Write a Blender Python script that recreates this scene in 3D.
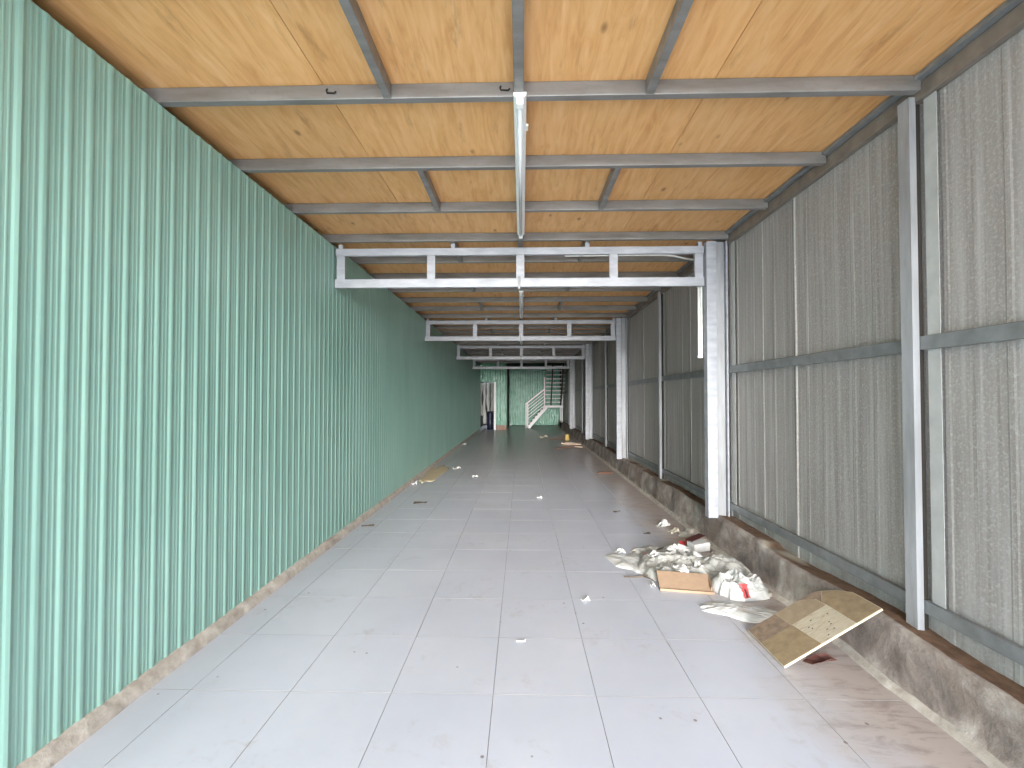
import bpy, math, random
from mathutils import Vector, Matrix, noise

for o in list(bpy.data.objects):
    bpy.data.objects.remove(o)
scene = bpy.context.scene
col = scene.collection
PI = math.pi

# ------------------------------------------------------------------ camera
F_PX = 432.0
CAM_Z = 1.743
cam_data = bpy.data.cameras.new('camera')
cam_data.sensor_width = 36.0
cam_data.lens = F_PX / 1024 * 36.0
cam_data.shift_y = 6.0 / 1024
cam_data.clip_start = 0.02
cam_data.clip_end = 500
cam = bpy.data.objects.new('camera', cam_data)
cam.location = (0, 0, CAM_Z)
cam.rotation_euler = (PI / 2 + math.atan(8 / F_PX), 0, math.atan(10 / F_PX))
col.objects.link(cam)
scene.camera = cam

# ------------------------------------------------------------------ light and exposure
world = bpy.data.worlds.new('overcast_sky')
scene.world = world
world.use_nodes = True
bg = world.node_tree.nodes['Background']
bg.inputs[0].default_value = (0.80, 0.90, 1.0, 1)
bg.inputs[1].default_value = 6.2

sun_data = bpy.data.lights.new('hazy_sun', 'SUN')
sun_data.energy = 10.0
sun_data.angle = math.radians(24)
sun_data.color = (1.0, 0.97, 0.93)
sun = bpy.data.objects.new('hazy_sun', sun_data)
sun.rotation_euler = (math.radians(90 - 9.0), 0, math.radians(1))   # low hazy sun, shines in through the open front
sun.location = (0, -12, 6)
col.objects.link(sun)

vs = scene.view_settings
vs.view_transform = 'Standard'
vs.look = 'None'
vs.gamma = 1.0
vs.use_curve_mapping = False
vs.exposure = 0.48
scene.cycles.max_bounces = 14
scene.cycles.diffuse_bounces = 9
scene.cycles.glossy_bounces = 5
scene.cycles.caustics_reflective = True
scene.cycles.caustics_refractive = False
scene.cycles.sample_clamp_indirect = 6.0

# ------------------------------------------------------------------ materials
def srgb(r, g, b):
    def f(c):
        c /= 255.0
        return c / 12.92 if c <= 0.04045 else ((c + 0.055) / 1.055) ** 2.4
    return (f(r), f(g), f(b), 1)

class NT:
    def __init__(self, name):
        self.m = bpy.data.materials.new(name)
        self.m.use_nodes = True
        self.t = self.m.node_tree
        self.b = self.t.nodes['Principled BSDF']
    def n(self, kind, **kw):
        nd = self.t.nodes.new(kind)
        for k, v in kw.items():
            setattr(nd, k, v)
        return nd
    def l(self, a, b):
        self.t.links.new(a, b)
    def coords(self, scale=(1, 1, 1), world=True):
        if world:
            src = self.n('ShaderNodeNewGeometry').outputs['Position']
        else:
            src = self.n('ShaderNodeTexCoord').outputs['Object']
        mp = self.n('ShaderNodeMapping')
        mp.inputs['Scale'].default_value = scale
        self.l(src, mp.inputs['Vector'])
        return mp.outputs['Vector']
    def noise(self, vec, scale=5, detail=4, rough=0.55, dist=0.0):
        nd = self.n('ShaderNodeTexNoise')
        nd.inputs['Scale'].default_value = scale
        nd.inputs['Detail'].default_value = detail
        nd.inputs['Roughness'].default_value = rough
        nd.inputs['Distortion'].default_value = dist
        self.l(vec, nd.inputs['Vector'])
        return nd.outputs['Fac']
    def ramp(self, fac, stops):
        nd = self.n('ShaderNodeValToRGB')
        cr = nd.color_ramp
        while len(cr.elements) < len(stops):
            cr.elements.new(0.5)
        for e, (p, c) in zip(cr.elements, stops):
            e.position = p
            e.color = c if len(c) == 4 else (*c, 1)
        self.l(fac, nd.inputs['Fac'])
        return nd.outputs['Color']
    def mix(self, fac, a, b, mode='MIX'):
        nd = self.n('ShaderNodeMix', data_type='RGBA', blend_type=mode)
        for sock, v in ((nd.inputs[0], fac), (nd.inputs[6], a), (nd.inputs[7], b)):
            if isinstance(v, (int, float)):
                sock.default_value = v
            elif isinstance(v, tuple):
                sock.default_value = v
            else:
                self.l(v, sock)
        return nd.outputs[2]
    def math(self, op, a, b=0.0, clamp=False):
        nd = self.n('ShaderNodeMath', operation=op, use_clamp=clamp)
        for sock, v in ((nd.inputs[0], a), (nd.inputs[1], b)):
            if isinstance(v, (int, float)):
                sock.default_value = v
            else:
                self.l(v, sock)
        return nd.outputs[0]
    def smooth(self, v, lo, hi):
        nd = self.n('ShaderNodeMapRange', interpolation_type='SMOOTHSTEP')
        self.l(v, nd.inputs['Value'])
        nd.inputs['From Min'].default_value = lo
        nd.inputs['From Max'].default_value = hi
        return nd.outputs[0]
    def bump(self, h, strength=0.2, dist=0.01):
        nd = self.n('ShaderNodeBump')
        nd.inputs['Strength'].default_value = strength
        nd.inputs['Distance'].default_value = dist
        self.l(h, nd.inputs['Height'])
        self.l(nd.outputs['Normal'], self.b.inputs['Normal'])
    def col(self, c):
        if isinstance(c, tuple):
            self.b.inputs['Base Color'].default_value = c
        else:
            self.l(c, self.b.inputs['Base Color'])
    def set(self, **kw):
        for k, v in kw.items():
            s = self.b.inputs[k]
            if isinstance(v, (int, float, tuple)):
                s.default_value = v
            else:
                self.l(v, s)
        return self

BLACK, WHITE = (0, 0, 0, 1), (1, 1, 1, 1)
MAT = {}

def plain(name, c, rough=0.5, metal=0.0, var=0.12, scale=12.0, bump=0.0, world=True, spec=0.5):
    t = NT(name)
    v = t.coords((1, 1, 1), world)
    nz = t.noise(v, scale, 5)
    lo = tuple(x * (1 - var) for x in c[:3]) + (1,)
    hi = tuple(min(1, x * (1 + var)) for x in c[:3]) + (1,)
    t.col(t.ramp(nz, [(0.3, lo), (0.7, hi)]))
    t.set(Roughness=rough, Metallic=metal)
    t.b.inputs['Specular IOR Level'].default_value = spec
    if bump:
        t.bump(nz, bump, 0.01)
    MAT[name] = t.m
    return t.m

# green corrugated sheet: glossy painted steel, slightly oil-canned, a little dust near the floor
t = NT('green_sheet')
v = t.coords((1, 1, 1))
big = t.noise(t.coords((0.5, 1.2, 0.35)), 2.0, 3)
fine = t.noise(t.coords((1, 30, 0.25)), 2.0, 3)
c = t.ramp(big, [(0.3, srgb(135, 174, 162)), (0.7, srgb(149, 187, 175))])
c = t.mix(t.math('MULTIPLY', t.smooth(fine, 0.52, 0.8), 0.18), c, srgb(176, 212, 197))
dust = t.noise(t.coords((1, 3, 3)), 3.0, 5)
c = t.mix(t.math('MULTIPLY', t.smooth(dust, 0.6, 0.85), 0.22), c, srgb(150, 165, 150))
t.col(c)
t.set(Roughness=0.30)
MAT['green_sheet'] = t.m

# darker back-of-hall green sheeting (crumpled)
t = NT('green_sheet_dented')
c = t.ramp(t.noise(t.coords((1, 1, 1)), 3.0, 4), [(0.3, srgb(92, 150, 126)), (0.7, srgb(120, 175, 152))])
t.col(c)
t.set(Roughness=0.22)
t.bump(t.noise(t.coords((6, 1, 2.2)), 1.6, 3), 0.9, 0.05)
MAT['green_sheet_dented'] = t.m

# grey wall sheet with vertical weather streaks
t = NT('grey_sheet')
st = t.noise(t.coords((1, 9, 0.22)), 2.4, 5, 0.6)
st2 = t.noise(t.coords((1, 40, 0.5)), 2.0, 4, 0.6)
speck = t.noise(t.coords((1, 1, 1)), 60.0, 3, 0.7)
c = t.ramp(st, [(0.25, srgb(126, 119, 112)), (0.5, srgb(150, 144, 139)), (0.75, srgb(174, 169, 166))])
c = t.mix(t.math('MULTIPLY', t.smooth(st2, 0.5, 0.75), 0.35), c, srgb(186, 187, 182))
c = t.mix(t.math('MULTIPLY', t.smooth(speck, 0.48, 0.68), 0.5), c, srgb(188, 187, 183))
low = t.noise(t.coords((1, 3, 3)), 2.0, 5)
sep = t.n('ShaderNodeSeparateXYZ')
t.l(t.n('ShaderNodeNewGeometry').outputs['Position'], sep.inputs[0])
splash = t.math('MULTIPLY', t.smooth(sep.outputs['Z'], 0.75, 0.35), t.smooth(low, 0.35, 0.7))
c = t.mix(t.math('MULTIPLY', splash, 0.6), c, srgb(176, 178, 172))
t.col(c)
t.set(Roughness=0.48)
t.b.inputs['Specular IOR Level'].default_value = 0.6
t.bump(speck, 0.4, 0.006)
MAT['grey_sheet'] = t.m

# plywood: orange-tan face, grain along the hall, knots and dashes
t = NT('plywood')
oi = t.n('ShaderNodeObjectInfo')
off = t.n('ShaderNodeVectorMath', operation='SCALE')
cmb = t.n('ShaderNodeCombineXYZ')
for k in range(3):
    t.l(oi.outputs['Random'], cmb.inputs[k])
t.l(cmb.outputs[0], off.inputs[0])
off.inputs['Scale'].default_value = 37.0
add = t.n('ShaderNodeVectorMath', operation='ADD')
t.l(t.n('ShaderNodeNewGeometry').outputs['Position'], add.inputs[0])
t.l(off.outputs[0], add.inputs[1])
def pm(scale):
    mp = t.n('ShaderNodeMapping')
    mp.inputs['Scale'].default_value = scale
    t.l(add.outputs[0], mp.inputs['Vector'])
    return mp.outputs['Vector']
grain = t.noise(pm((14, 1.6, 1)), 1.6, 6, 0.6, 0.7)
fig = t.noise(pm((3.2, 1.1, 1)), 1.6, 4, 0.6, 1.2)
c = t.ramp(grain, [(0.25, srgb(206, 146, 88)), (0.5, srgb(226, 172, 112)), (0.8, srgb(236, 190, 138))])
c = t.mix(t.math('MULTIPLY', t.smooth(fig, 0.48, 0.78), 0.5), c, srgb(206, 144, 76))
vor = t.n('ShaderNodeTexVoronoi')
vor.inputs['Scale'].default_value = 1.0
t.l(pm((4.2, 2.2, 0.01)), vor.inputs['Vector'])
knot = t.smooth(vor.outputs['Distance'], 0.12, 0.03)
pick = t.n('ShaderNodeSeparateColor')
t.l(vor.outputs['Color'], pick.inputs[0])
knot = t.math('MULTIPLY', knot, t.smooth(pick.outputs[0], 0.3, 0.35))
c = t.mix(t.math('MULTIPLY', knot, 0.7), c, srgb(122, 78, 38))
dirt = t.noise(pm((5, 0.9, 1)), 2.2, 5, 0.7)
c = t.mix(t.math('MULTIPLY', t.smooth(dirt, 0.56, 0.74), 0.42), c, srgb(142, 94, 50))
hs = t.n('ShaderNodeHueSaturation')
t.l(c, hs.inputs['Color'])
t.l(t.math('ADD', t.math('MULTIPLY', oi.outputs['Random'], 0.16), 0.93), hs.inputs['Value'])
t.col(hs.outputs[0])
t.set(Roughness=0.55)
t.bump(grain, 0.08, 0.004)
MAT['plywood'] = t.m

# galvanised steel of the ceiling joists: grey, faintly rusty-brown with dust
t = NT('joist_steel')
a = t.noise(t.coords((1.2, 6, 6)), 2.0, 5)
b2 = t.noise(t.coords((1, 1, 1)), 26.0, 4, 0.7)
c = t.ramp(a, [(0.3, srgb(118, 114, 110)), (0.7, srgb(146, 143, 141))])
c = t.mix(t.math('MULTIPLY', t.smooth(b2, 0.5, 0.75), 0.35), c, srgb(126, 112, 102))
t.col(c)
t.set(Roughness=0.42, Metallic=0.25)
MAT['joist_steel'] = t.m

t = NT('truss_steel')
a = t.noise(t.coords((1.5, 5, 5)), 3.0, 5)
c = t.ramp(a, [(0.3, srgb(150, 152, 158)), (0.7, srgb(178, 180, 186))])
b2 = t.noise(t.coords((1, 1, 1)), 18.0, 4, 0.7)
c = t.mix(t.math('MULTIPLY', t.smooth(b2, 0.58, 0.8), 0.4), c, srgb(150, 150, 152))
t.col(c)
t.set(Roughness=0.4)
MAT['truss_steel'] = t.m

t = NT('post_steel')
a = t.noise(t.coords((6, 6, 0.8)), 2.0, 5)
c = t.ramp(a, [(0.3, srgb(142, 142, 142)), (0.7, srgb(176, 177, 180))])
b2 = t.noise(t.coords((1, 1, 0.3)), 22.0, 4, 0.7)
c = t.mix(t.math('MULTIPLY', t.smooth(b2, 0.55, 0.78), 0.4), c, srgb(132, 130, 126))
t.col(c)
t.set(Roughness=0.4, Metallic=0.15)
MAT['post_steel'] = t.m

plain('girt_steel', srgb(128, 130, 130), 0.45, 0.25, 0.2, 9)
plain('strip_pale', srgb(172, 172, 168), 0.4, 0, 0.1, 9)
plain('dark_gap', srgb(46, 40, 34), 0.9)
plain('plate_steel', srgb(126, 116, 106), 0.5, 0.2, 0.22, 8)
plain('white_enamel', srgb(240, 240, 236), 0.35, 0, 0.03)
plain('tube_glass', srgb(206, 210, 214), 0.15, 0, 0.02)
plain('white_plastic', srgb(188, 188, 185), 0.38, 0, 0.06, 14, 0.15)
plain('grey_film', srgb(158, 157, 152), 0.3, 0, 0.14, 12, 0.3)
plain('paper_white', srgb(196, 195, 192), 0.7, 0, 0.05)
plain('cream_scrap', srgb(214, 205, 186), 0.7, 0, 0.1)
plain('cardboard', srgb(146, 122, 100), 0.8, 0, 0.1, 20)
plain('red_print', srgb(176, 62, 64), 0.5, 0, 0.1)
plain('dark_print', srgb(70, 34, 34), 0.5, 0, 0.1)
plain('twig_bark', srgb(88, 78, 66), 0.9, 0, 0.2, 30)
plain('old_wood', srgb(112, 76, 58), 0.8, 0, 0.2, 18)
plain('pale_wood', srgb(196, 170, 150), 0.8, 0, 0.15, 18)
plain('leaf_brown', srgb(82, 46, 38), 0.75, 0, 0.2, 40)
plain('rubble', srgb(158, 152, 142), 0.9, 0, 0.2, 20, 0.4)
plain('sand', srgb(186, 170, 140), 0.95, 0, 0.15, 30, 0.4)
plain('navy_plastic', srgb(24, 26, 50), 0.35, 0, 0.1)
plain('black_plastic', srgb(26, 27, 30), 0.4, 0, 0.1)
plain('yellow_plastic', srgb(196, 168, 96), 0.5, 0, 0.1)
plain('stair_white', srgb(224, 226, 224), 0.4, 0, 0.05)
plain('stair_dark', srgb(44, 46, 46), 0.6, 0, 0.1)
plain('tread_pale', srgb(196, 200, 196), 0.5, 0, 0.08)
plain('end_dark', srgb(58, 60, 56), 0.8, 0, 0.2)
plain('brick_pink', srgb(168, 140, 126), 0.9, 0, 0.1, 20)
plain('bounce_yard', srgb(232, 231, 228), 0.9, 0, 0.1, 2)  # kept very pale so the unseen ground bounces light indoors
plain('grout', srgb(150, 146, 146), 0.9, 0, 0.15)

# mortar strip, curb
t = NT('mortar')
a = t.noise(t.coords((1, 1, 1)), 9.0, 6, 0.65)
t.col(t.ramp(a, [(0.3, srgb(150, 140, 130)), (0.55, srgb(182, 174, 164)), (0.75, srgb(206, 202, 196))]))
t.set(Roughness=0.9)
t.bump(a, 0.5, 0.02)
MAT['mortar'] = t.m

t = NT('curb_concrete')
a = t.noise(t.coords((1, 1, 1)), 3.4, 7, 0.62, 0.4)
b2 = t.noise(t.coords((1, 1, 1)), 1.5, 4, 0.6, 0.8)
g = t.noise(t.coords((1, 1, 1)), 34.0, 4, 0.7)
c = t.ramp(a, [(0.3, srgb(88, 78, 73)), (0.5, srgb(140, 129, 122)), (0.7, srgb(190, 182, 173))])
c = t.mix(t.smooth(b2, 0.54, 0.68), c, srgb(132, 118, 108))
c = t.mix(t.math('MULTIPLY', t.smooth(b2, 0.42, 0.3), 0.7), c, srgb(124, 126, 118))
c = t.mix(t.math('MULTIPLY', t.smooth(g, 0.5, 0.75), 0.3), c, srgb(104, 94, 84))
t.col(c)
t.set(Roughness=0.92)
t.bump(t.math('ADD', a, t.math('MULTIPLY', g, 0.3)), 0.6, 0.03)
MAT['curb_concrete'] = t.m

t = NT('curb_soil')
a = t.noise(t.coords((1, 1, 1)), 14.0, 6, 0.65)
b2 = t.noise(t.coords((1, 0.6, 1)), 1.3, 3)
c = t.ramp(a, [(0.3, srgb(84, 62, 46)), (0.7, srgb(124, 96, 74))])
c = t.mix(t.smooth(b2, 0.5, 0.6), c, srgb(176, 170, 156))
t.col(c)
t.set(Roughness=0.95)
t.bump(a, 0.5, 0.02)
MAT['curb_soil'] = t.m

# glazed floor tile: white-grey, dusty, specks; browner dust lies in the strip along the curb
def tile_material(name, joints):
    t = NT(name)
    oi = t.n('ShaderNodeObjectInfo')
    big = t.noise(t.coords((1, 1, 1)), 0.9, 5, 0.6)
    med = t.noise(t.coords((1, 0.8, 1)), 2.2, 3, 0.5)
    fine = t.noise(t.coords((1, 1, 1)), 55.0, 3, 0.7)
    c = t.ramp(big, [(0.3, srgb(176, 179, 190)), (0.7, srgb(191, 193, 203))])
    if not joints:
        c = t.mix(t.math('MULTIPLY', oi.outputs['Random'], 0.3), c, srgb(174, 179, 194))
    c = t.mix(t.math('MULTIPLY', t.smooth(med, 0.5, 0.8), 0.15), c, srgb(176, 172, 166))
    sep = t.n('ShaderNodeSeparateXYZ')
    t.l(t.n('ShaderNodeNewGeometry').outputs['Position'], sep.inputs[0])
    wob = t.math('ADD', sep.outputs['X'], t.math('MULTIPLY', med, 0.7))
    edge = t.smooth(wob, 1.78, 2.35)
    c = t.mix(t.math('MULTIPLY', edge, 0.75), c, srgb(170, 154, 142))
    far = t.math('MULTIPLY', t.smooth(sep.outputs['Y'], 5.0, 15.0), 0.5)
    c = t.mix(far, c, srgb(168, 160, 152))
    sm = t.noise(t.coords((1, 1.6, 1)), 1.1, 2, 0.5)
    scr = t.noise(t.coords((1, 1, 1)), 9.0, 6, 0.7, 0.5)
    c = t.mix(t.math('MULTIPLY', t.math('MULTIPLY', t.smooth(sm, 0.5, 0.62), t.smooth(scr, 0.5, 0.75)), 0.5), c, srgb(150, 142, 138))
    scz = t.noise(t.coords((0.7, 2.2, 1)), 6.0, 6, 0.7, 0.4)
    c = t.mix(t.math('MULTIPLY', t.math('MULTIPLY', edge, t.smooth(scz, 0.46, 0.66)), 0.6), c, srgb(122, 108, 102))
    vor = t.n('ShaderNodeTexVoronoi')
    vor.inputs['Scale'].default_value = 7.0
    t.l(t.coords((1, 1, 0.01)), vor.inputs['Vector'])
    pk = t.n('ShaderNodeSeparateColor')
    t.l(vor.outputs['Color'], pk.inputs[0])
    sp = t.math('MULTIPLY', t.smooth(vor.outputs['Distance'], 0.085, 0.05), t.smooth(pk.outputs[1], 0.66, 0.68))
    c = t.mix(t.math('MULTIPLY', sp, 0.75), c, srgb(92, 80, 74))
    if joints:
        br = t.n('ShaderNodeTexBrick', offset=0.0)
        br.inputs['Scale'].default_value = 1.0
        br.inputs['Mortar Size'].default_value = 0.003
        br.inputs['Brick Width'].default_value = 0.603
        br.inputs['Row Height'].default_value = 0.605
        br.inputs['Color1'].default_value = WHITE
        br.inputs['Color2'].default_value = WHITE
        br.inputs['Mortar'].default_value = BLACK
        mp = t.n('ShaderNodeMapping')
        mp.inputs['Location'].default_value = (0.17, -3.175, 0)
        t.l(t.n('ShaderNodeNewGeometry').outputs['Position'], mp.inputs['Vector'])
        t.l(mp.outputs[0], br.inputs['Vector'])
        c = t.mix(t.math('MULTIPLY', br.outputs['Fac'], 0.5), c, srgb(140, 136, 132))
    t.col(c)
    t.set(Roughness=0.29)
    t.bump(fine, 0.03, 0.002)
    MAT[name] = t.m
tile_material('floor_tile', False)
tile_material('floor_tile_far', True)

# weathered printed board faces
plain('print_brown', srgb(140, 122, 96), 0.6, 0, 0.22, 16)
plain('print_tan', srgb(150, 133, 110), 0.6, 0, 0.15, 16)
plain('print_umber', srgb(128, 110, 94), 0.65, 0, 0.3, 22)
plain('board_edge', srgb(196, 184, 160), 0.6, 0, 0.06)
t = NT('print_pale')
a = t.noise(t.coords((6, 22, 6)), 3.0, 5, 0.6)
t.col(t.ramp(a, [(0.25, srgb(140, 122, 100)), (0.42, srgb(176, 164, 144)), (0.7, srgb(190, 180, 160))]))
t.set(Roughness=0.6)
MAT['print_pale'] = t.m

# ------------------------------------------------------------------ mesh helpers
class MB:
    def __init__(self):
        self.v, self.f, self.mi = [], [], []
    def quad_box(self, x0, x1, y0, y1, z0, z1, mi=0):
        b = len(self.v)
        self.v += [(x0, y0, z0), (x1, y0, z0), (x1, y1, z0), (x0, y1, z0),
                   (x0, y0, z1), (x1, y0, z1), (x1, y1, z1), (x0, y1, z1)]
        for q in ((0, 3, 2, 1), (4, 5, 6, 7), (0, 1, 5, 4), (1, 2, 6, 5), (2, 3, 7, 6), (3, 0, 4, 7)):
            self.f.append(tuple(b + i for i in q)); self.mi.append(mi)
        return self
    def bar(self, p, q, w, h, up=(0, 0, 1), mi=0):
        p, q = Vector(p), Vector(q)
        d = (q - p).normalized()
        u = Vector(up)
        s = d.cross(u)
        if s.length < 1e-5:
            s = d.cross(Vector((0, 1, 0)))
        s.normalize()
        u = s.cross(d).normalized()
        b = len(self.v)
        for c in (p, q):
            for a, e in ((-1, -1), (1, -1), (1, 1), (-1, 1)):
                self.v.append(tuple(c + s * (a * w / 2) + u * (e * h / 2)))
        for r in ((3, 2, 1, 0), (4, 5, 6, 7), (0, 1, 5, 4), (1, 2, 6, 5), (2, 3, 7, 6), (3, 0, 4, 7)):
            self.f.append(tuple(b + i for i in r)); self.mi.append(mi)
        return self
    def tube(self, pts, rad, n=10, mi=0):
        pts = [Vector(p) for p in pts]
        rs = rad if isinstance(rad, (list, tuple)) else [rad] * len(pts)
        b = len(self.v)
        for i, p in enumerate(pts):
            d = (pts[min(i + 1, len(pts) - 1)] - pts[max(i - 1, 0)]).normalized()
            u = Vector((0, 0, 1)) if abs(d.z) < 0.9 else Vector((1, 0, 0))
            s = d.cross(u).normalized()
            u = s.cross(d)
            for k in range(n):
                a = 2 * PI * k / n
                self.v.append(tuple(p + (s * math.cos(a) + u * math.sin(a)) * rs[i]))
        for i in range(len(pts) - 1):
            for k in range(n):
                k2 = (k + 1) % n
                self.f.append((b + i * n + k, b + i * n + k2, b + (i + 1) * n + k2, b + (i + 1) * n + k)); self.mi.append(mi)
        self.f.append(tuple(b + k for k in reversed(range(n)))); self.mi.append(mi)
        e = b + (len(pts) - 1) * n
        self.f.append(tuple(e + k for k in range(n))); self.mi.append(mi)
        return self
    def lathe(self, prof, n=20, cx=0, cy=0, mi=0):
        b = len(self.v)
        for r, z in prof:
            for k in range(n):
                a = 2 * PI * k / n
                self.v.append((cx + r * math.cos(a), cy + r * math.sin(a), z))
        for i in range(len(prof) - 1):
            for k in range(n):
                k2 = (k + 1) % n
                self.f.append((b + i * n + k, b + i * n + k2, b + (i + 1) * n + k2, b + (i + 1) * n + k)); self.mi.append(mi)
        self.f.append(tuple(b + k for k in reversed(range(n)))); self.mi.append(mi)
        e = b + (len(prof) - 1) * n
        self.f.append(tuple(e + k for k in range(n))); self.mi.append(mi)
        return self
    def mesh(self, name, mats, smooth=False):
        me = bpy.data.meshes.new(name)
        me.from_pydata(self.v, [], self.f)
        for m in (mats if isinstance(mats, (list, tuple)) else [mats]):
            me.materials.append(MAT[m])
        me.polygons.foreach_set('material_index', self.mi)
        if smooth:
            me.polygons.foreach_set('use_smooth', [True] * len(me.polygons))
        me.update()
        return me
    def build(self, name, mats, parent=None, bevel=0.0, smooth=False):
        return link(name, self.mesh(name, mats, smooth), parent, bevel)

def link(name, me, parent=None, bevel=0.0):
    o = bpy.data.objects.new(name, me)
    col.objects.link(o)
    if parent is not None:
        o.parent = parent
    if bevel:
        m = o.modifiers.new('bevel', 'BEVEL')
        m.width = bevel
        m.segments = 2
        m.limit_method = 'ANGLE'
    return o

def tag(o, label, cat, group=None, kind=None):
    o['label'] = label
    o['category'] = cat
    if group:
        o['group'] = group
    if kind:
        o['kind'] = kind
    return o

def empty(name, loc, label, cat, group=None, kind=None):
    o = bpy.data.objects.new(name, None)
    o.location = loc
    o.empty_display_size = 0.1
    col.objects.link(o)
    return tag(o, label, cat, group, kind)

def box(name, mat, x0, x1, y0, y1, z0, z1, parent=None, bevel=0.0):
    """box in world coordinates; its origin follows an unrotated parent"""
    ox, oy, oz = parent.location if parent is not None else (0, 0, 0)
    return MB().quad_box(x0 - ox, x1 - ox, y0 - oy, y1 - oy, z0 - oz, z1 - oz).build(name, mat, parent, bevel)

ORD = ['first', 'second', 'third', 'fourth', 'fifth', 'sixth', 'seventh', 'eighth', 'ninth', 'tenth']

# ------------------------------------------------------------------ the shell
Y_FRONT = -1.6                 # the open front of the hall, behind the camera
Y_END = 27.4                   # the far wall behind the stair
Y_PART = 23.8                  # partition with the doorway
XL, XR = -2.285, 2.47
Z_PLY, Z_JB, Z_LTOP = 3.703, 3.61, 3.595
TX, TY = 0.603, 0.605
CX0, RY0 = -0.17, 3.175

bounce_yard = MB().quad_box(-40, 40, -60, Y_FRONT, -0.6, -0.06).build('ground', 'bounce_yard')  # out-of-view ground, brightened to throw light up onto ceiling and trusses
tag(bounce_yard, 'unseen yard, paled to bounce daylight in through the open front of the hall', 'ground', kind='structure')

floor = MB().quad_box(-2.6, 2.7, Y_FRONT, 30, -0.3, -0.008).build('floor', 'grout')
tag(floor, 'dusty white glazed floor tiles running the length of the hall', 'floor', kind='structure')
row_lo, row_hi = -6, 22
col_edges = [-2.30] + [CX0 + TX * k for k in range(-3, 4)] + [CX0 + TX * 4, 2.40]
tile_cache = {}
rnd = random.Random(4)
for r in range(row_lo, row_hi):
    for k in range(len(col_edges) - 1):
        x0, x1 = col_edges[k], col_edges[k + 1]
        key = (round(x1 - x0, 3))
        if key not in tile_cache:
            hx, hy = (x1 - x0) / 2 - 0.0014, TY / 2 - 0.0014
            mb = MB()
            c = 0.0004
            mb.v = [(-hx, -hy, -0.01), (hx, -hy, -0.01), (hx, hy, -0.01), (-hx, hy, -0.01),
                    (-hx, -hy, -c), (hx, -hy, -c), (hx, hy, -c), (-hx, hy, -c),
                    (-hx + c, -hy + c, 0), (hx - c, -hy + c, 0), (hx - c, hy - c, 0), (-hx + c, hy - c, 0)]
            mb.f = [(0, 1, 5, 4), (1, 2, 6, 5), (2, 3, 7, 6), (3, 0, 4, 7),
                    (4, 5, 9, 8), (5, 6, 10, 9), (6, 7, 11, 10), (7, 4, 8, 11), (8, 9, 10, 11)]
            mb.mi = [1] * 8 + [0]
            tile_cache[key] = mb.mesh('floor_tile', ['floor_tile', 'grout'])
        o = link('floor_tile', tile_cache[key], floor)
        o.location = ((x0 + x1) / 2, RY0 + TY * (r + 0.5), rnd.uniform(-0.0003, 0.0003))
        o.rotation_euler = (rnd.uniform(-0.0003, 0.0003), rnd.uniform(-0.0003, 0.0003), 0)
Y_TFAR = RY0 + TY * row_hi
far = MB().quad_box(-2.30, 2.40, Y_TFAR, 29.9, -0.01, 0).build('tiles_beyond', 'floor_tile_far', floor)
far['kind'] = 'stuff'
nearf = MB().quad_box(-2.30, 2.40, Y_FRONT, RY0 + TY * row_lo, -0.01, 0).build('tiles_entrance', 'floor_tile_far', floor)
nearf['kind'] = 'stuff'

# ---- left wall: green corrugated sheets on a hidden backing
wl = MB().quad_box(-2.56, -2.46, Y_FRONT, Y_END + 0.2, 0, 3.9).build('wall_left', 'dark_gap')
tag(wl, 'green corrugated metal wall along the left of the hall', 'wall', kind='structure')
PITCH = 0.109
NP = 10
def green_profile():
    """(y, proud) across one pitch, rib at 0"""
    return [(0.0, 0.0044), (0.006, 0.0044), (0.012, 0.0034), (0.023, 0.0), (0.036, 0.0), (0.040, 0.0010), (0.046, 0.0010), (0.050, 0.0),
            (0.062, 0.0), (0.066, 0.0010), (0.072, 0.0010), (0.076, 0.0), (0.086, 0.0), (0.097, 0.0034), (0.103, 0.0044)]
def green_sheet_mesh():
    mb = MB()
    prof = []
    for k in range(NP):
        prof += [(k * PITCH + y, p) for y, p in green_profile()]
    prof.append((NP * PITCH + 0.004, 0.0056))
    zs = [0.045, 0.6, 1.2, 1.8, 2.4, 3.0, Z_LTOP]
    for z in zs:
        for y, p in prof:
            mb.v.append((p, y, z))
    n = len(prof)
    for j in range(len(zs) - 1):
        for i in range(n - 1):
            a = j * n + i
            mb.f.append((a, a + n, a + n + 1, a + 1)); mb.mi.append(0)
    me = mb.mesh('green_sheet', 'green_sheet')
    return me
gs = green_sheet_mesh()
y = 1.888 - PITCH * NP * 5
rnd = random.Random(7)
while y < 22.9:
    if y > Y_FRONT - 0.2:
        o = link('corrugated_sheet', gs, wl)
        o.location = (XL + rnd.uniform(-0.002, 0.002), y, rnd.uniform(-0.006, 0.006))
    y += PITCH * NP
Y_GREEN_END = y

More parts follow.
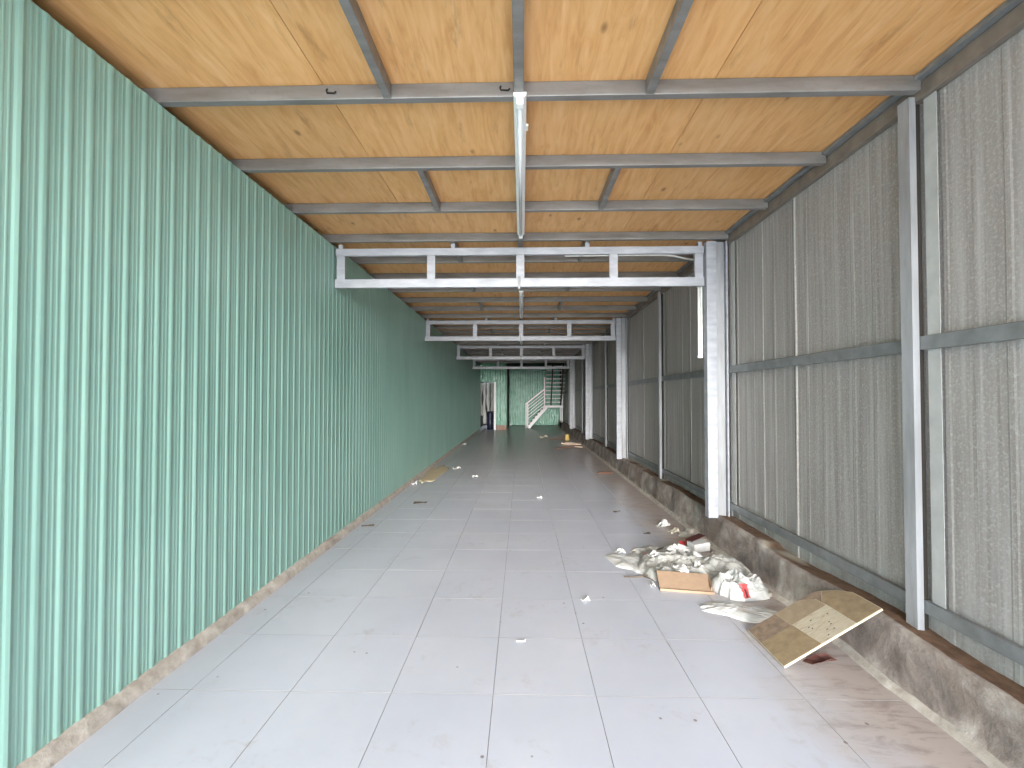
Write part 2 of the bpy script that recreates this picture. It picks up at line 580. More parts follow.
# mortar strip along its foot
def rough_strip(y0, y1, step, section, seed, amp):
    """a lumpy strip along the hall: section is a list of (x, z)"""
    mb = MB()
    n = len(section)
    m = int((y1 - y0) / step) + 1
    for j in range(m):
        yy = y0 + j * step
        for i, (sx, sz) in enumerate(section):
            q = Vector((sx * 3 + seed, yy * 3.1, sz * 3))
            d = noise.noise(q) * amp + noise.noise(q * 3.3) * amp * 0.5
            e = noise.noise(q * 1.7 + Vector((9, 4, 2))) * amp
            mb.v.append((sx + d, yy, max(0.0, sz + (e if sz > 0.001 else 0))))
    for j in range(m - 1):
        for i in range(n - 1):
            a = j * n + i
            mb.f.append((a, a + 1, a + n + 1, a + n)); mb.mi.append(0)
    return mb
bl = rough_strip(Y_FRONT, 23.0, 0.07, [(-2.30, 0.085), (-2.268, 0.07), (-2.242, 0.042), (-2.228, 0.0)], 3.0, 0.008).build('baseboard_left', 'mortar', smooth=True)
tag(bl, 'rough grey mortar fillet along the foot of the green wall', 'mortar strip', kind='structure')

# ---- right wall: grey sheets, 1.22 m wide, in front of a backing
wr = MB().quad_box(2.56, 2.66, Y_FRONT, Y_END + 0.2, 0, 3.9).build('wall_right', 'dark_gap')
tag(wr, 'grey weathered sheet wall with steel posts along the right of the hall', 'wall', kind='structure')
POST0, BAY = 2.73, 2.44
def grey_sheet_mesh(seed, w=1.218):
    rr = random.Random(seed)
    mb = MB()
    prof = [(0.0, 0.016), (0.012, 0.016), (0.02, 0.004)]
    n = 6
    for k in range(n):
        c = (k + 1) * w / (n + 1) + rr.uniform(-0.02, 0.02)
        h = rr.choice([0.001, 0.0025, 0.005])
        prof += [(c - 0.022, 0.0), (c - 0.012, h), (c + 0.012, h), (c + 0.022, 0.0)]
    prof += [(w - 0.025, 0.002), (w - 0.015, 0.012), (w, 0.012)]
    zs = [0.29 + i * (3.66 - 0.29) / 8 for i in range(9)]
    for j, z in enumerate(zs):
        for y, p in prof:
            d = noise.noise(Vector((y * 1.5 + seed, z * 0.8, seed * 1.3))) * 0.006
            mb.v.append((-p + d, y, z))
    m = len(prof)
    for j in range(len(zs) - 1):
        for i in range(m - 1):
            a = j * m + i
            mb.f.append((a, a + 1, a + m + 1, a + m)); mb.mi.append(0)
    return mb.mesh('grey_sheet', 'grey_sheet')
grey = [grey_sheet_mesh(s) for s in range(4)]
y = POST0 - 1.22 * 5 + 0.02
i = 0
while y < Y_END:
    o = link('wall_sheet', grey[i % 4], wr)
    o.location = (XR + 0.012, y, 0)
    i += 1
    y += 1.22

# girts between the posts, mid-height and low
posts_y = [POST0 + BAY * k for k in range(-2, 10)]
for k in range(len(posts_y) - 1):
    y0, y1 = posts_y[k] + 0.05, posts_y[k + 1] - 0.03
    for z0, z1 in ((2.03, 2.115), (0.435, 0.515)):
        if y0 > Y_END - 0.5:
            continue
        o = MB().bar((2.45, y0, (z0 + z1) / 2), (2.45, min(y1, Y_END - 0.1), (z0 + z1) / 2 + 0.006), 0.034, z1 - z0).build('girt', 'girt_steel', wr, 0.004)

# pale joint strips on the camera side of each post
strip_me = MB().quad_box(-0.004, 0.0, -0.04, 0.04, 0.52, 3.60).mesh('cover_strip', 'strip_pale')
for yy in posts_y:
    if yy < 23:
        o = link('cover_strip', strip_me, wr)
        o.location = (XR - 0.012, yy - 0.105, 0)
# curb under it
def curb_top(yy):
    return 0.325 + 0.025 * noise.noise(Vector((yy * 0.7, 3.1, 0))) + (0.03 if yy > 4.2 else 0.0) + 0.035 * math.exp(-((yy - 3.0) / 0.5) ** 2)
mb = MB()
ys = []
yy = Y_FRONT
while yy < Y_END - 0.1:
    ys.append(yy)
    yy += 0.05 if yy < 9 else 0.12
base = [(2.205, 0.0), (2.225, 0.022), (2.246, 0.036), (2.253, 0.07), (2.262, 0.14), (2.272, 0.21), (2.285, 0.28), (2.297, 1.0), (2.325, 1.01), (2.36, 1.0), (2.42, 0.985), (2.50, 0.975)]
n = len(base)
for yy in ys:
    zt = curb_top(yy)
    for i, (sx, sz) in enumerate(base):
        z = sz * zt if sz > 0.9 else sz * zt / 0.33
        q = Vector((sx * 2, yy * 2.2, z * 3))
        d = noise.noise(q) * 0.016 + noise.noise(q * 3.7) * 0.009 + noise.noise(q * 9.0) * 0.004
        if i < 3:
            d = d * 1.2 - 0.02 * max(0, noise.noise(Vector((yy * 4.0, 7, 1))))
        e = (noise.noise(q * 2.9 + Vector((5, 5, 5))) * 0.010) if i > 0 else 0
        mb.v.append((sx + d, yy, max(z + e, 0.0) if i else 0.0))
for j in range(len(ys) - 1):
    for i in range(n - 1):
        a = j * n + i
        mb.f.append((a, a + n, a + n + 1, a + 1)); mb.mi.append(1 if i >= 8 else (2 if i < 2 else 0))
curb = mb.build('curb', ['curb_concrete', 'curb_soil', 'mortar'], smooth=True)
tag(curb, 'low rough concrete curb with brown soil on top, under the grey wall', 'curb', kind='structure')

# ---- ceiling: plywood sheets on steel joists
ceiling = MB().quad_box(-2.6, 2.7, Y_FRONT, Y_PART, 3.725, 3.85).build('ceiling', 'dark_gap')
tag(ceiling, 'orange plywood ceiling carried on grey steel joists', 'ceiling', kind='structure')
ply_x = [-2.455, -1.243, -0.03, 1.185, 2.40]
JY0, JS = 2.64, 0.8135
ply_rows = []
y = JY0 + 0.025 - 2.44 * 3
while y < Y_PART - 0.2:
    ply_rows.append((max(y, Y_FRONT), min(y + 2.44, Y_PART)))
    y += 2.44
rnd = random.Random(11)
for (y0, y1) in ply_rows:
    if y1 <= Y_FRONT:
        continue
    for k in range(4):
        x0, x1 = ply_x[k], ply_x[k + 1]
        o = MB().quad_box(-(x1 - x0) / 2 + 0.0022, (x1 - x0) / 2 - 0.0022, -(y1 - y0) / 2 + 0.002, (y1 - y0) / 2 - 0.002, 0, 0.012).build('plywood_sheet', 'plywood', ceiling)
        o.location = ((x0 + x1) / 2, (y0 + y1) / 2, Z_PLY + rnd.uniform(0, 0.002))
nj = 0
joist_me = MB().quad_box(-2.42, 2.42, 0, 0.05, Z_JB, Z_PLY - 0.0005).mesh('joist', 'joist_steel')
joist_y = []
k = -7
while JY0 + JS * k < Y_PART - 0.1:
    yy = JY0 + JS * k
    if yy < Y_FRONT + 0.02:
        k += 1
        continue
    joist_y.append(yy)
    o = link('joist', joist_me, ceiling, 0.004)
    o.location = (0, yy, 0)
    k += 1
nog_me = MB().quad_box(-0.025, 0.025, 0.05, JS, Z_JB + 0.001, Z_PLY - 0.001).mesh('nogging', 'joist_steel')
mid_me = MB().quad_box(-0.03, 0.03, 0.05, JS, Z_JB + 0.001, Z_PLY - 0.001).mesh('centre_rail', 'joist_steel')
for j, yy in enumerate(joist_y[:-1]):
    o = link('centre_rail', mid_me, ceiling, 0.004)
    o.location = (-0.018, yy, 0)
    if round((yy - JY0) / JS) % 2 == 1:            # bays 0, 2, 4 ... carry the side noggings
        for x in (-0.838, 0.785):
            o = link('nogging', nog_me, ceiling, 0.003)
            o.location = (x, yy, 0)
# top plate over the right wall and the ledger strip above it
MB().quad_box(2.425, 2.475, Y_FRONT, Y_END, 3.565, 3.665).build('top_plate', 'plate_steel', ceiling, 0.004)
MB().quad_box(2.38, 2.475, Y_FRONT, Y_END, 3.668, 3.698).build('ledger', 'girt_steel', ceiling, 0.003)
# small welded lugs on the first joist
for x in (-0.105, -1.19):
    MB().tube([(x - 0.025, JY0 - 0.006, 3.672), (x - 0.03, JY0 - 0.008, 3.66), (x - 0.025, JY0 - 0.008, 3.646), (x + 0.02, JY0 - 0.008, 3.643), (x + 0.03, JY0 - 0.006, 3.655)], 0.005, 6).build('lug', 'dark_gap', ceiling)

# ------------------------------------------------------------------ trusses
TRUSS_Y = [5.17 + 4.88 * k for k in range(4)]
tl = ['nearest of the silver steel trusses hanging under the ceiling',
      'second silver steel truss from the camera under the ceiling',
      'third silver steel truss from the camera under the ceiling',
      'farthest silver steel truss, just before the stair']
truss_parts = None
for k, yy in enumerate(TRUSS_Y):
    root = empty('roof_truss', (0, yy, 3.08), tl[k], 'truss', 'steel trusses along the ceiling')
    if truss_parts is None:
        x0, x1 = -2.262, 2.172
        pr = []
        pr.append(('top_chord', MB().quad_box(x0, x1, 0, 0.05, 0.39, 0.478).mesh('top_chord', 'truss_steel')))
        pr.append(('bottom_chord', MB().quad_box(x0 - 0.012, x1, -0.003, 0.052, 0.0, 0.104).mesh('bottom_chord', 'truss_steel')))
        for x in (x0 + 0.01, -1.15, -0.07, 1.05, x1 - 0.11):
            pr.append(('upright', MB().quad_box(x, x + 0.10, 0.004, 0.046, 0.104, 0.39).mesh('upright', 'truss_steel')))
        pr.append(('splice_plate', MB().quad_box(-0.05, -0.018, -0.010, -0.002, -0.03, 0.125).mesh('splice_plate', 'girt_steel')))
        for x in (x0 + 0.03, -0.86, 0.76, x1 - 0.07):
            pr.append(('packer', MB().quad_box(x, x + 0.05, 0.002, 0.048, 0.478, 0.53).mesh('packer', 'truss_steel')))
        truss_parts = pr
    for nm, me in truss_parts:
        link(nm, me, root, 0.004)

# ------------------------------------------------------------------ posts on the right wall
def base_z(yy):
    return curb_top(yy) - 0.02
seen = 0
nm_post = ['slim steel post rising from the curb beside the patterned board',
           'bright steel post under the nearest truss, with a tube lamp on it',
           'slim bright steel post midway between the first and second trusses',
           'bright steel post under the second truss',
           'slim steel post midway between the second and third trusses',
           'bright steel post under the third truss',
           'slim steel post midway between the third and farthest trusses',
           'bright steel post under the farthest truss',
           'last steel post of the grey wall, beside the stair']
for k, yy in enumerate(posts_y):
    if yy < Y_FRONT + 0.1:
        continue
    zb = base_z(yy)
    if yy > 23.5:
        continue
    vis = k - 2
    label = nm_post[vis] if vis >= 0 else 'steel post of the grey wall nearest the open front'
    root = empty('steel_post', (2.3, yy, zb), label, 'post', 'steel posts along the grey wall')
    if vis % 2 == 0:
        # slim channel: web towards the hall, flanges to the wall
        box('web', 'post_steel', 2.388, 2.394, yy - 0.04, yy + 0.04, zb, 3.60, root)
        box('flange', 'post_steel', 2.394, 2.428, yy - 0.04, yy - 0.034, zb, 3.60, root)
        box('flange', 'post_steel', 2.394, 2.428, yy + 0.034, yy + 0.04, zb, 3.60, root)
        box('cleat', 'girt_steel', 2.394, 2.43, yy - 0.033, yy + 0.033, zb + 0.001, zb + 0.12, root)
        box('shade_filler', 'dark_gap', 2.4285, 2.462, yy - 0.03, yy + 0.03, zb, 3.56, root)  # added dark filler, painting the shade between channel and wall
    else:
        yp = yy - 0.04
        box('shaft', 'truss_steel', 2.182, 2.296, yp, yp + 0.10, zb, 3.60, root, 0.004)
        box('side_channel', 'post_steel', 2.306, 2.40, yp + 0.03, yp + 0.08, zb, 3.60, root, 0.003)
        box('edge_angle', 'truss_steel', 2.41, 2.428, yp + 0.0, yp + 0.05, zb, 3.60, root)
        box('cleat', 'post_steel', 2.19, 2.41, yp + 0.101, yp + 0.111, 3.5, 3.60, root)

# ------------------------------------------------------------------ tube fittings
fx_label = ['long white fluorescent batten on the centre rail, nearest the camera',
            'white fluorescent batten just before the second truss',
            'white fluorescent batten just before the third truss',
            'white fluorescent batten just before the farthest truss']
fx = None
for k in range(4):
    yy = 2.60 + 4.88 * k
    root = empty('fluorescent_light', (-0.012, yy, 3.608), fx_label[k], 'light', 'white tube lights on the centre rail')
    if fx is None:
        L = 2.24
        hb = MB()
        hb.v = [(x, y, z) for y in (0, L) for x, z in ((-0.04, 0), (0.04, 0), (0.04, -0.018), (0.022, -0.034), (-0.022, -0.034), (-0.04, -0.018))]
        hb.f = [(0, 1, 2, 3, 4, 5), (11, 10, 9, 8, 7, 6)] + [(i, i + 6, (i + 1) % 6 + 6, (i + 1) % 6) for i in range(6)]
        hb.mi = [0] * 8
        fx = [('housing', hb.mesh('housing', 'white_enamel')),
              ('tube', MB().tube([(0, 0.05, -0.054), (0, L - 0.05, -0.054)], 0.014, 14).mesh('tube', 'tube_glass', True)),
              ('end_cap', MB().quad_box(-0.02, 0.02, 0.004, 0.05, -0.072, -0.0345).mesh('end_cap', 'white_enamel')),
              ('end_cap', MB().quad_box(-0.02, 0.02, L - 0.05, L - 0.004, -0.072, -0.0345).mesh('end_cap', 'white_enamel')),
              ('clip', MB().quad_box(0.0405, 0.055, 0.3, 0.35, -0.022, -0.002).mesh('clip', 'white_enamel'))]
    for nm, me in fx:
        link(nm, me, root)

root = empty('tube_lamp', (2.168, 5.30, 2.23), 'slim white tube lamp mounted upright on the post of the nearest truss', 'lamp')
MB().quad_box(0.0, 0.02, -0.03, 0.03, 0, 0.89).build('housing', 'white_enamel', root)
MB().tube([(-0.014, 0, 0.03), (-0.014, 0, 0.86)], 0.012, 12).build('tube', 'white_enamel', root, smooth=True)
MB().quad_box(-0.03, -0.0005, -0.018, 0.018, 0.0, 0.03).build('end_cap', 'white_enamel', root)
MB().quad_box(-0.03, -0.0005, -0.018, 0.018, 0.86, 0.89).build('end_cap', 'white_enamel', root)

con = MB().tube([(0.56, 5.6, 3.592), (1.2, 5.6, 3.594), (1.82, 5.6, 3.594), (1.96, 5.6, 3.58), (2.11, 5.6, 3.545), (2.4, 5.6, 3.50)], 0.011, 8).build('conduit', 'white_enamel', smooth=True)
tag(con, 'thin white conduit pipe running under the plywood behind the nearest truss', 'pipe')
for x in (0.62, 1.2, 1.75):
    MB().quad_box(x - 0.01, x + 0.01, 5.592, 5.608, 3.60, 3.702).build('hanger', 'girt_steel', con)

# ------------------------------------------------------------------ far end
def corr_wall(name, mat, x0, x1, y, z0, z1, pitch, amp, parent=None):
    """corrugated sheet facing the camera"""
    mb = MB()
    xs = []
    x = x0
    while x < x1:
        for f, p in ((0, 0), (0.3, 0), (0.42, 1), (0.58, 1), (0.7, 0)):
            if x + f * pitch < x1:
                xs.append((x + f * pitch, p * amp))
        x += pitch
    xs.append((x1, 0))
    zs = [z0 + (z1 - z0) * i / 6 for i in range(7)]
    for z in zs:
        for xx, p in xs:
            mb.v.append((xx, y - p, z))
    n = len(xs)
    for j in range(len(zs) - 1):
        for i in range(n - 1):
            a = j * n + i
            mb.f.append((a, a + 1, a + n + 1, a + n)); mb.mi.append(0)
    return mb.build(name, mat, parent)

we = MB().quad_box(-2.56, 2.66, Y_END + 0.03, Y_END + 0.12, 0, 6.3).build('wall_back', 'end_dark')
tag(we, 'green corrugated end wall behind the stair', 'wall', kind='structure')
for k in range(3):
    a = -0.80 + k * 1.07
    corr_wall('corrugated_sheet', 'green_sheet_dented', a, min(a + 1.066, 2.40), Y_END - 0.003 * k, 0.03, 3.75, 0.152, 0.03, we)

wp = MB().quad_box(-1.42, -0.86, Y_PART + 0.03, Y_PART + 0.10, 0, 3.85).build('wall_partition', 'end_dark')
tag(wp, 'dented green sheet partition beside the far doorway', 'wall', kind='structure')
corr_wall('corrugated_sheet', 'green_sheet_dented', -1.42, -0.85, Y_PART, 0.26, 3.70, 0.14, 0.028, wp)
corr_wall('corrugated_sheet', 'green_sheet_dented', -2.40, -1.425, Y_PART, 2.63, 3.70, 0.14, 0.028, wp)
MB().quad_box(-2.46, -1.425, Y_PART + 0.03, Y_PART + 0.09, 2.64, 3.85).build('header', 'end_dark', wp)
brick_me = MB().quad_box(-0.088, 0.088, -0.03, 0.028, 0, 0.078).mesh('brick', 'brick_pink')
for r in range(3):
    for k in range(3):
        o = link('brick', brick_me, wp, 0.004)
        o.location = (-1.325 + k * 0.186 + (0.0 if r % 2 else 0.0), Y_PART - 0.001, 0.002 + r * 0.086)
MB().quad_box(-0.86, -0.80, Y_PART + 0.03, Y_END + 0.03, 0, 3.85).build('return', 'end_dark', wp)
# left wall carried on behind the partition, roof left off to light the sheeting
dj = MB().quad_box(-1.545, -1.43, Y_PART - 0.06, Y_PART + 0.02, 0, 2.63).build('door_1', 'stair_white')
tag(dj, 'white jamb of the far doorway', 'door frame', kind='structure')
# ceiling over the stair end, with an opening for the upper flight
cs = MB()
cs.quad_box(-0.86, 1.30, Y_PART, Y_END + 0.1, 3.725, 3.85)
cs.quad_box(1.30, 2.66, 25.4, Y_END + 0.1, 3.725, 3.85)
cs.quad_box(1.24, 1.30, Y_PART - 0.8, 25.4, 3.85, 6.3)
cs.quad_box(1.24, 2.66, 25.4, 25.46, 3.85, 6.3)
cs.quad_box(1.24, 2.66, Y_PART - 0.86, Y_PART - 0.8, 3.85, 6.3)
cs.quad_box(2.60, 2.66, Y_PART - 0.8, 25.4, 3.85, 6.3)
cs.quad_box(1.24, 2.66, Y_PART - 0.8, 25.46, 6.3, 6.4)
o = cs.build('stairwell_lining', 'end_dark', ceiling)

# plastic sheeting hung in the doorway
def curtain(name, x0, x1, y, z0, z1, seed, mat, label):
    mb = MB()
    nx, nz = 14, 26
    for j in range(nz + 1):
        z = z0 + (z1 - z0) * j / nz
        for i in range(nx + 1):
            u = i / nx
            x = x0 + (x1 - x0) * u + 0.10 * noise.noise(Vector((u * 1.5, z * 1.5, seed)))
            yy = y + 0.07 * math.sin(u * 17 + 2.2 * noise.noise(Vector((u * 2, z * 1.1, seed + 3)))) + 0.06 * noise.noise(Vector((u * 5, z * 2, seed + 8)))
            mb.v.append((x, yy, z))
    for j in range(nz):
        for i in range(nx):
            a = j * (nx + 1) + i
            mb.f.append((a, a + 1, a + nx + 2, a + nx + 1)); mb.mi.append(0)
    o = mb.build(name, mat, smooth=True)
    so = o.modifiers.new('solid', 'SOLIDIFY')
    so.thickness = 0.004
    return tag(o, label, 'plastic sheet')
curtain('plastic_sheet', -2.36, -2.20, Y_PART + 0.30, 0.75, 2.58, 1, 'grey_film', 'grey crumpled plastic strip hanging against the green wall in the doorway')
curtain('plastic_sheet', -2.17, -2.02, Y_PART + 0.42, 0.30, 2.60, 5, 'white_plastic', 'white crumpled plastic strip hanging left of the navy drum')
curtain('plastic_sheet', -1.96, -1.80, Y_PART + 0.36, 0.30, 2.60, 9, 'white_plastic', 'white crumpled plastic strip hanging right behind the navy drum')
curtain('plastic_sheet', -1.74, -1.60, Y_PART + 0.45, 0.30, 2.60, 13, 'grey_film', 'grey crumpled plastic strip hanging beside the white door jamb')
bin_o = empty('plastic_drum', (-1.75, Y_PART + 0.02, 0), 'navy blue plastic drum standing in the far doorway', 'drum')
MB().lathe([(0.17, 0.0), (0.19, 0.03), (0.19, 0.30), (0.198, 0.32), (0.19, 0.34), (0.19, 0.62), (0.198, 0.64), (0.19, 0.66), (0.19, 0.92), (0.17, 0.98)], 24).build('body', 'navy_plastic', bin_o, smooth=True)
MB().lathe([(0.178, 0.9805), (0.178, 1.0), (0.15, 1.015)], 24).build('lid', 'navy_plastic', bin_o, smooth=True)

# ------------------------------------------------------------------ staircase
SY0, SY1 = 25.15, 26.15
LZ = 1.28
st = empty('staircase', (0.29, SY0, 0), 'white steel staircase with open treads at the far end of the hall', 'staircase')
def sb(name, mat, p, q, w, h, up=(0, 0, 1), parent=st):
    off = Vector(st.location)
    return MB().bar(Vector(p) - off, Vector(q) - off, w, h, up).build(name, mat, parent)
# lower flight rises to the right
for yy in (SY0, SY1):
    sb('stringer', 'stair_white', (0.36, yy, 0.0), (1.42, yy, LZ - 0.06), 0.05, 0.17)
NT_LOW = 7
for k in range(1, NT_LOW):
    x = 0.32 + 1.08 * (k - 0.35) / NT_LOW
    z = LZ * k / NT_LOW
    sb('tread', 'stair_dark', (x + 0.06, SY0 + 0.03, z), (x + 0.06, SY1 - 0.03, z), 0.22, 0.035)
# landing
sb('landing', 'tread_pale', (1.90, SY0 + 0.04, LZ + 0.01), (1.90, SY1, LZ + 0.01), 1.0, 0.04)
sb('landing_beam', 'stair_white', (1.38, SY0, LZ - 0.04), (2.40, SY0, LZ - 0.04), 0.05, 0.10)
sb('landing_beam', 'stair_white', (1.38, SY1, LZ - 0.04), (2.40, SY1, LZ - 0.04), 0.05, 0.10)
for yy in (SY0, SY1):
    sb('support_post', 'stair_white', (2.33, yy, 0), (2.33, yy, LZ - 0.09), 0.07, 0.07)
sb('rail_post', 'stair_white', (2.33, SY0 + 0.0, LZ + 0.01), (2.33, SY0, 1.95), 0.06, 0.06)
# railing of the lower flight
sb('newel', 'stair_white', (0.235, SY0, 0), (0.235, SY0, 1.36), 0.06, 0.06)
sb('newel', 'stair_white', (0.335, SY0, 0), (0.335, SY0, 1.42), 0.05, 0.05)
sb('rail_post', 'stair_white', (1.31, SY0, 1.05), (1.31, SY0, 2.95), 0.05, 0.05)
sb('handrail', 'stair_white', (0.21, SY0, 1.38), (1.33, SY0, 2.27), 0.06, 0.07)
for k in range(1, 6):
    d = k * 0.185
    sb('rail_bar', 'stair_white', (0.335, SY0, 1.46 - d), (1.31, SY0, 2.24 - d), 0.025, 0.03)
# upper flight comes back over the hall
NU = 11
for k in range(NU):
    z = LZ + 0.22 * (k + 1)
    yy = SY0 + 0.12 - 0.16 * k
    sb('tread', 'tread_pale', (1.36, yy, z), (2.42, yy, z), 0.24, 0.05)
for x in (1.69, 2.26):
    sb('stringer', 'stair_dark', (x, SY0 + 0.18, LZ + 0.04), (x, SY0 + 0.18 - 0.16 * NU, LZ + 0.04 + 0.22 * NU), 0.07, 0.16)
bk = empty('bucket', (2.30, SY0 - 0.15, 0.0), 'small black bucket under the stair landing', 'bucket')
MB().lathe([(0.11, 0.0), (0.15, 0.30), (0.155, 0.31), (0.145, 0.31), (0.105, 0.012)], 20).build('body', 'black_plastic', bk, smooth=True)
MB().tube([(0.148 * math.cos(a), 0.0, 0.30 + 0.14 * math.sin(a)) for a in [PI * i / 10 for i in range(11)]], 0.006, 6).build('handle', 'girt_steel', bk, smooth=True)

# ------------------------------------------------------------------ patterned board leaning on the curb
bd = empty('patterned_board', (1.69, 2.852, 0.003), 'weathered brown patchwork board leaning against the curb', 'board')
bd.rotation_euler = (0, -math.atan2(0.372, 0.626), math.radians(0.5))
BW, BL, BT = 0.44, 0.735, 0.013
outline = [(0.0, 0.0), (BL, 0.0), (BL - 0.005, 0.24), (BL - 0.06, 0.335), (BL - 0.13, 0.40), (BL - 0.17, BW - 0.01), (0.0, BW)]
mb = MB()
nn = len(outline)
mb.v = [(x, y, 0.0) for x, y in outline] + [(x, y, BT) for x, y in outline]
mb.f = [tuple(reversed(range(nn))), tuple(range(nn, 2 * nn))] + [(i, (i + 1) % nn, (i + 1) % nn + nn, i + nn) for i in range(nn)]
mb.mi = [0] * len(mb.f)
mb.build('core', 'board_edge', bd)
def patch(name, mat, pts, h=0.0012):
    m2 = MB()
    k = len(pts)
    m2.v = [(x, y, BT + 0.0002) for x, y in pts] + [(x, y, BT + h) for x, y in pts]
    m2.f = [tuple(range(k, 2 * k))] + [(i, (i + 1) % k, (i + 1) % k + k, i + k) for i in range(k)]
    m2.mi = [0] * len(m2.f)
    return m2.build(name, mat, bd)
e = 0.004
patch('brown_square', 'print_brown', [(e, e), (0.285, e), (0.255, 0.262), (0.0 + e, 0.262)])
patch('pale_square', 'print_pale', [(0.287, e), (0.545, e), (0.535, 0.262), (0.257, 0.262)])
patch('brown_square', 'print_brown', [(0.547, e), (BL - e, e), (BL - e - 0.005, 0.24), (BL - 0.062, 0.332), (BL - 0.132, 0.396), (0.53, 0.30), (0.537, 0.262)])
patch('umber_square', 'print_umber', [(e, 0.264), (0.25, 0.264), (0.235, BW - e), (e, BW - e)])
patch('tan_square', 'print_tan', [(0.252, 0.264), (0.53, 0.264), (0.522, 0.36), (0.43, BW - e), (0.237, BW - e)])
patch('umber_square', 'print_umber', [(0.53, 0.303), (BL - 0.134, 0.398), (BL - 0.172, BW - 0.012), (0.435, BW - e), (0.525, 0.36)])
rnd = random.Random(3)
for k in range(9):
    x, y = 0.31 + rnd.random() * 0.2, 0.03 + 0.20 * (k / 9)
    patch('dark_fleck', 'dark_gap', [(x, y), (x + 0.012, y + 0.002), (x + 0.013, y + 0.007), (x + 0.001, y + 0.006)], 0.0022)

# ------------------------------------------------------------------ litter
def blob(name, loc, sx, sy, h, seed, mat, label, cat, group='litter heaped by the curb', rot=0.0, ragged=0.35, sharp=0.6, smooth=False, na=30, nr=8):
    """a crumpled sheet or bag: ragged outline, folded top, flat underside"""
    mb = MB()
    for j in range(nr + 1):
        f = j / nr
        for i in range(na):
            a = 2 * PI * i / na
            rr = 1 + ragged * (noise.noise(Vector((math.cos(a) * 1.6, math.sin(a) * 1.6, seed))) + 0.5 * noise.noise(Vector((math.cos(a) * 5, math.sin(a) * 5, seed + 4))))
            x, y = math.cos(a) * rr * f, math.sin(a) * rr * f
            q = Vector((x * sx * 6.5, y * sy * 5, seed * 2.3))
            ridg = 1 - abs(noise.noise(q)) * 2
            rid2 = 1 - abs(noise.noise(q * 2.3)) * 2
            prof = (1 - f ** 2.2) ** 0.6
            z = h * prof * (0.35 + sharp * 0.5 * ridg + sharp * 0.35 * rid2) + h * 0.08 * (1 if f < 1 else 0)
            mb.v.append((x * sx + 0.01 * noise.noise(q * 3), y * sy + 0.01 * noise.noise(q * 3 + Vector((3, 3, 3))), max(0.004, z) if f < 1 else 0.003))
    for j in range(nr):
        for i in range(na):
            i2 = (i + 1) % na
            mb.f.append((j * na + i, (j + 1) * na + i, (j + 1) * na + i2, j * na + i2)); mb.mi.append(0)
    b = len(mb.v)
    for i in range(na):
        vx = mb.v[nr * na + i]
        mb.v.append((vx[0], vx[1], 0.0))
    for i in range(na):
        i2 = (i + 1) % na
        mb.f.append((nr * na + i, b + i, b + i2, nr * na + i2)); mb.mi.append(0)
    mb.f.append(tuple(b + i for i in reversed(range(na)))); mb.mi.append(0)
    o = mb.build(name, mat, smooth=smooth)
    o.location = loc
    o.rotation_euler = (0, 0, rot)
    return tag(o, label, cat, group)

def scrap(name, loc, w, d, seed, mat, label, cat='scrap', group=None, rot=0.0, curl=0.02, thick=0.002):
    """a small curled piece of paper or plastic"""
    rr = random.Random(seed)
    mb = MB()
    n = 6
    a0 = rr.uniform(0, 6)
    for j in range(n + 1):
        for i in range(n + 1):
            u, v2 = i / n - 0.5, j / n - 0.5
            e = 1 + 0.25 * noise.noise(Vector((u * 4, v2 * 4, seed)))
            z = curl * (0.5 + 0.9 * math.sin(u * 4 + a0) * math.cos(v2 * 3 + a0) + 0.8 * noise.noise(Vector((u * 5, v2 * 5, seed + 2))))
            mb.v.append((u * w * e, v2 * d * e, max(0.0, z)))
    for j in range(n):
        for i in range(n):
            a = j * (n + 1) + i
            mb.f.append((a, a + 1, a + n + 2, a + n + 1)); mb.mi.append(0)
    o = mb.build(name, mat)
    o.location = (loc[0], loc[1], loc[2] + 0.0005)
    o.rotation_euler = (0, 0, rot)
    s = o.modifiers.new('solid', 'SOLIDIFY')
    s.thickness = thick
    s.offset = 1
    return tag(o, label, cat, group)

G = 'litter heaped by the curb'
# the heap of film and bags
blob('plastic_film', (1.62, 4.50, 0), 0.44, 0.42, 0.12, 1, 'grey_film', 'large crumpled grey plastic film in the middle of the litter heap', 'plastic film', G, 0.2, 0.3, 0.8, na=44, nr=14)
blob('plastic_film', (1.20, 4.62, 0), 0.24, 0.30, 0.035, 9, 'white_plastic', 'thin white plastic film at the left edge of the litter heap', 'plastic film', G, 0.6, 0.4, 0.6)
bag = blob('plastic_bag', (1.96, 3.98, 0), 0.24, 0.21, 0.19, 4, 'white_plastic', 'white plastic bag with a red print beside the cardboard', 'plastic bag', G, 0.1, 0.22, 0.7, na=40, nr=12)
blob('plastic_bag', (2.02, 4.42, 0), 0.20, 0.24, 0.19, 6, 'grey_film', 'clear grey plastic bag against the curb behind the printed bag', 'plastic bag', G, 0.9, 0.2, 0.5, na=36, nr=10)
blob('plastic_film', (1.80, 3.60, 0), 0.28, 0.14, 0.04, 12, 'white_plastic', 'flat white film lying in front of the printed bag', 'plastic film', G, -0.25, 0.45, 0.8)
blob('plastic_film', (1.62, 3.66, 0), 0.13, 0.05, 0.03, 15, 'white_plastic', 'narrow white strip of film in front of the cardboard', 'plastic film', G, -0.1, 0.4, 0.8)
blob('plastic_bag', (1.72, 4.86, 0), 0.22, 0.16, 0.11, 21, 'white_plastic', 'small white bag at the back of the litter heap', 'plastic bag', G, 0.4, 0.3, 0.9)
blob('plastic_film', (1.44, 4.98, 0), 0.20, 0.10, 0.05, 27, 'grey_film', 'small grey film scrap behind the litter heap', 'plastic film', G, 0.3, 0.4, 0.9)
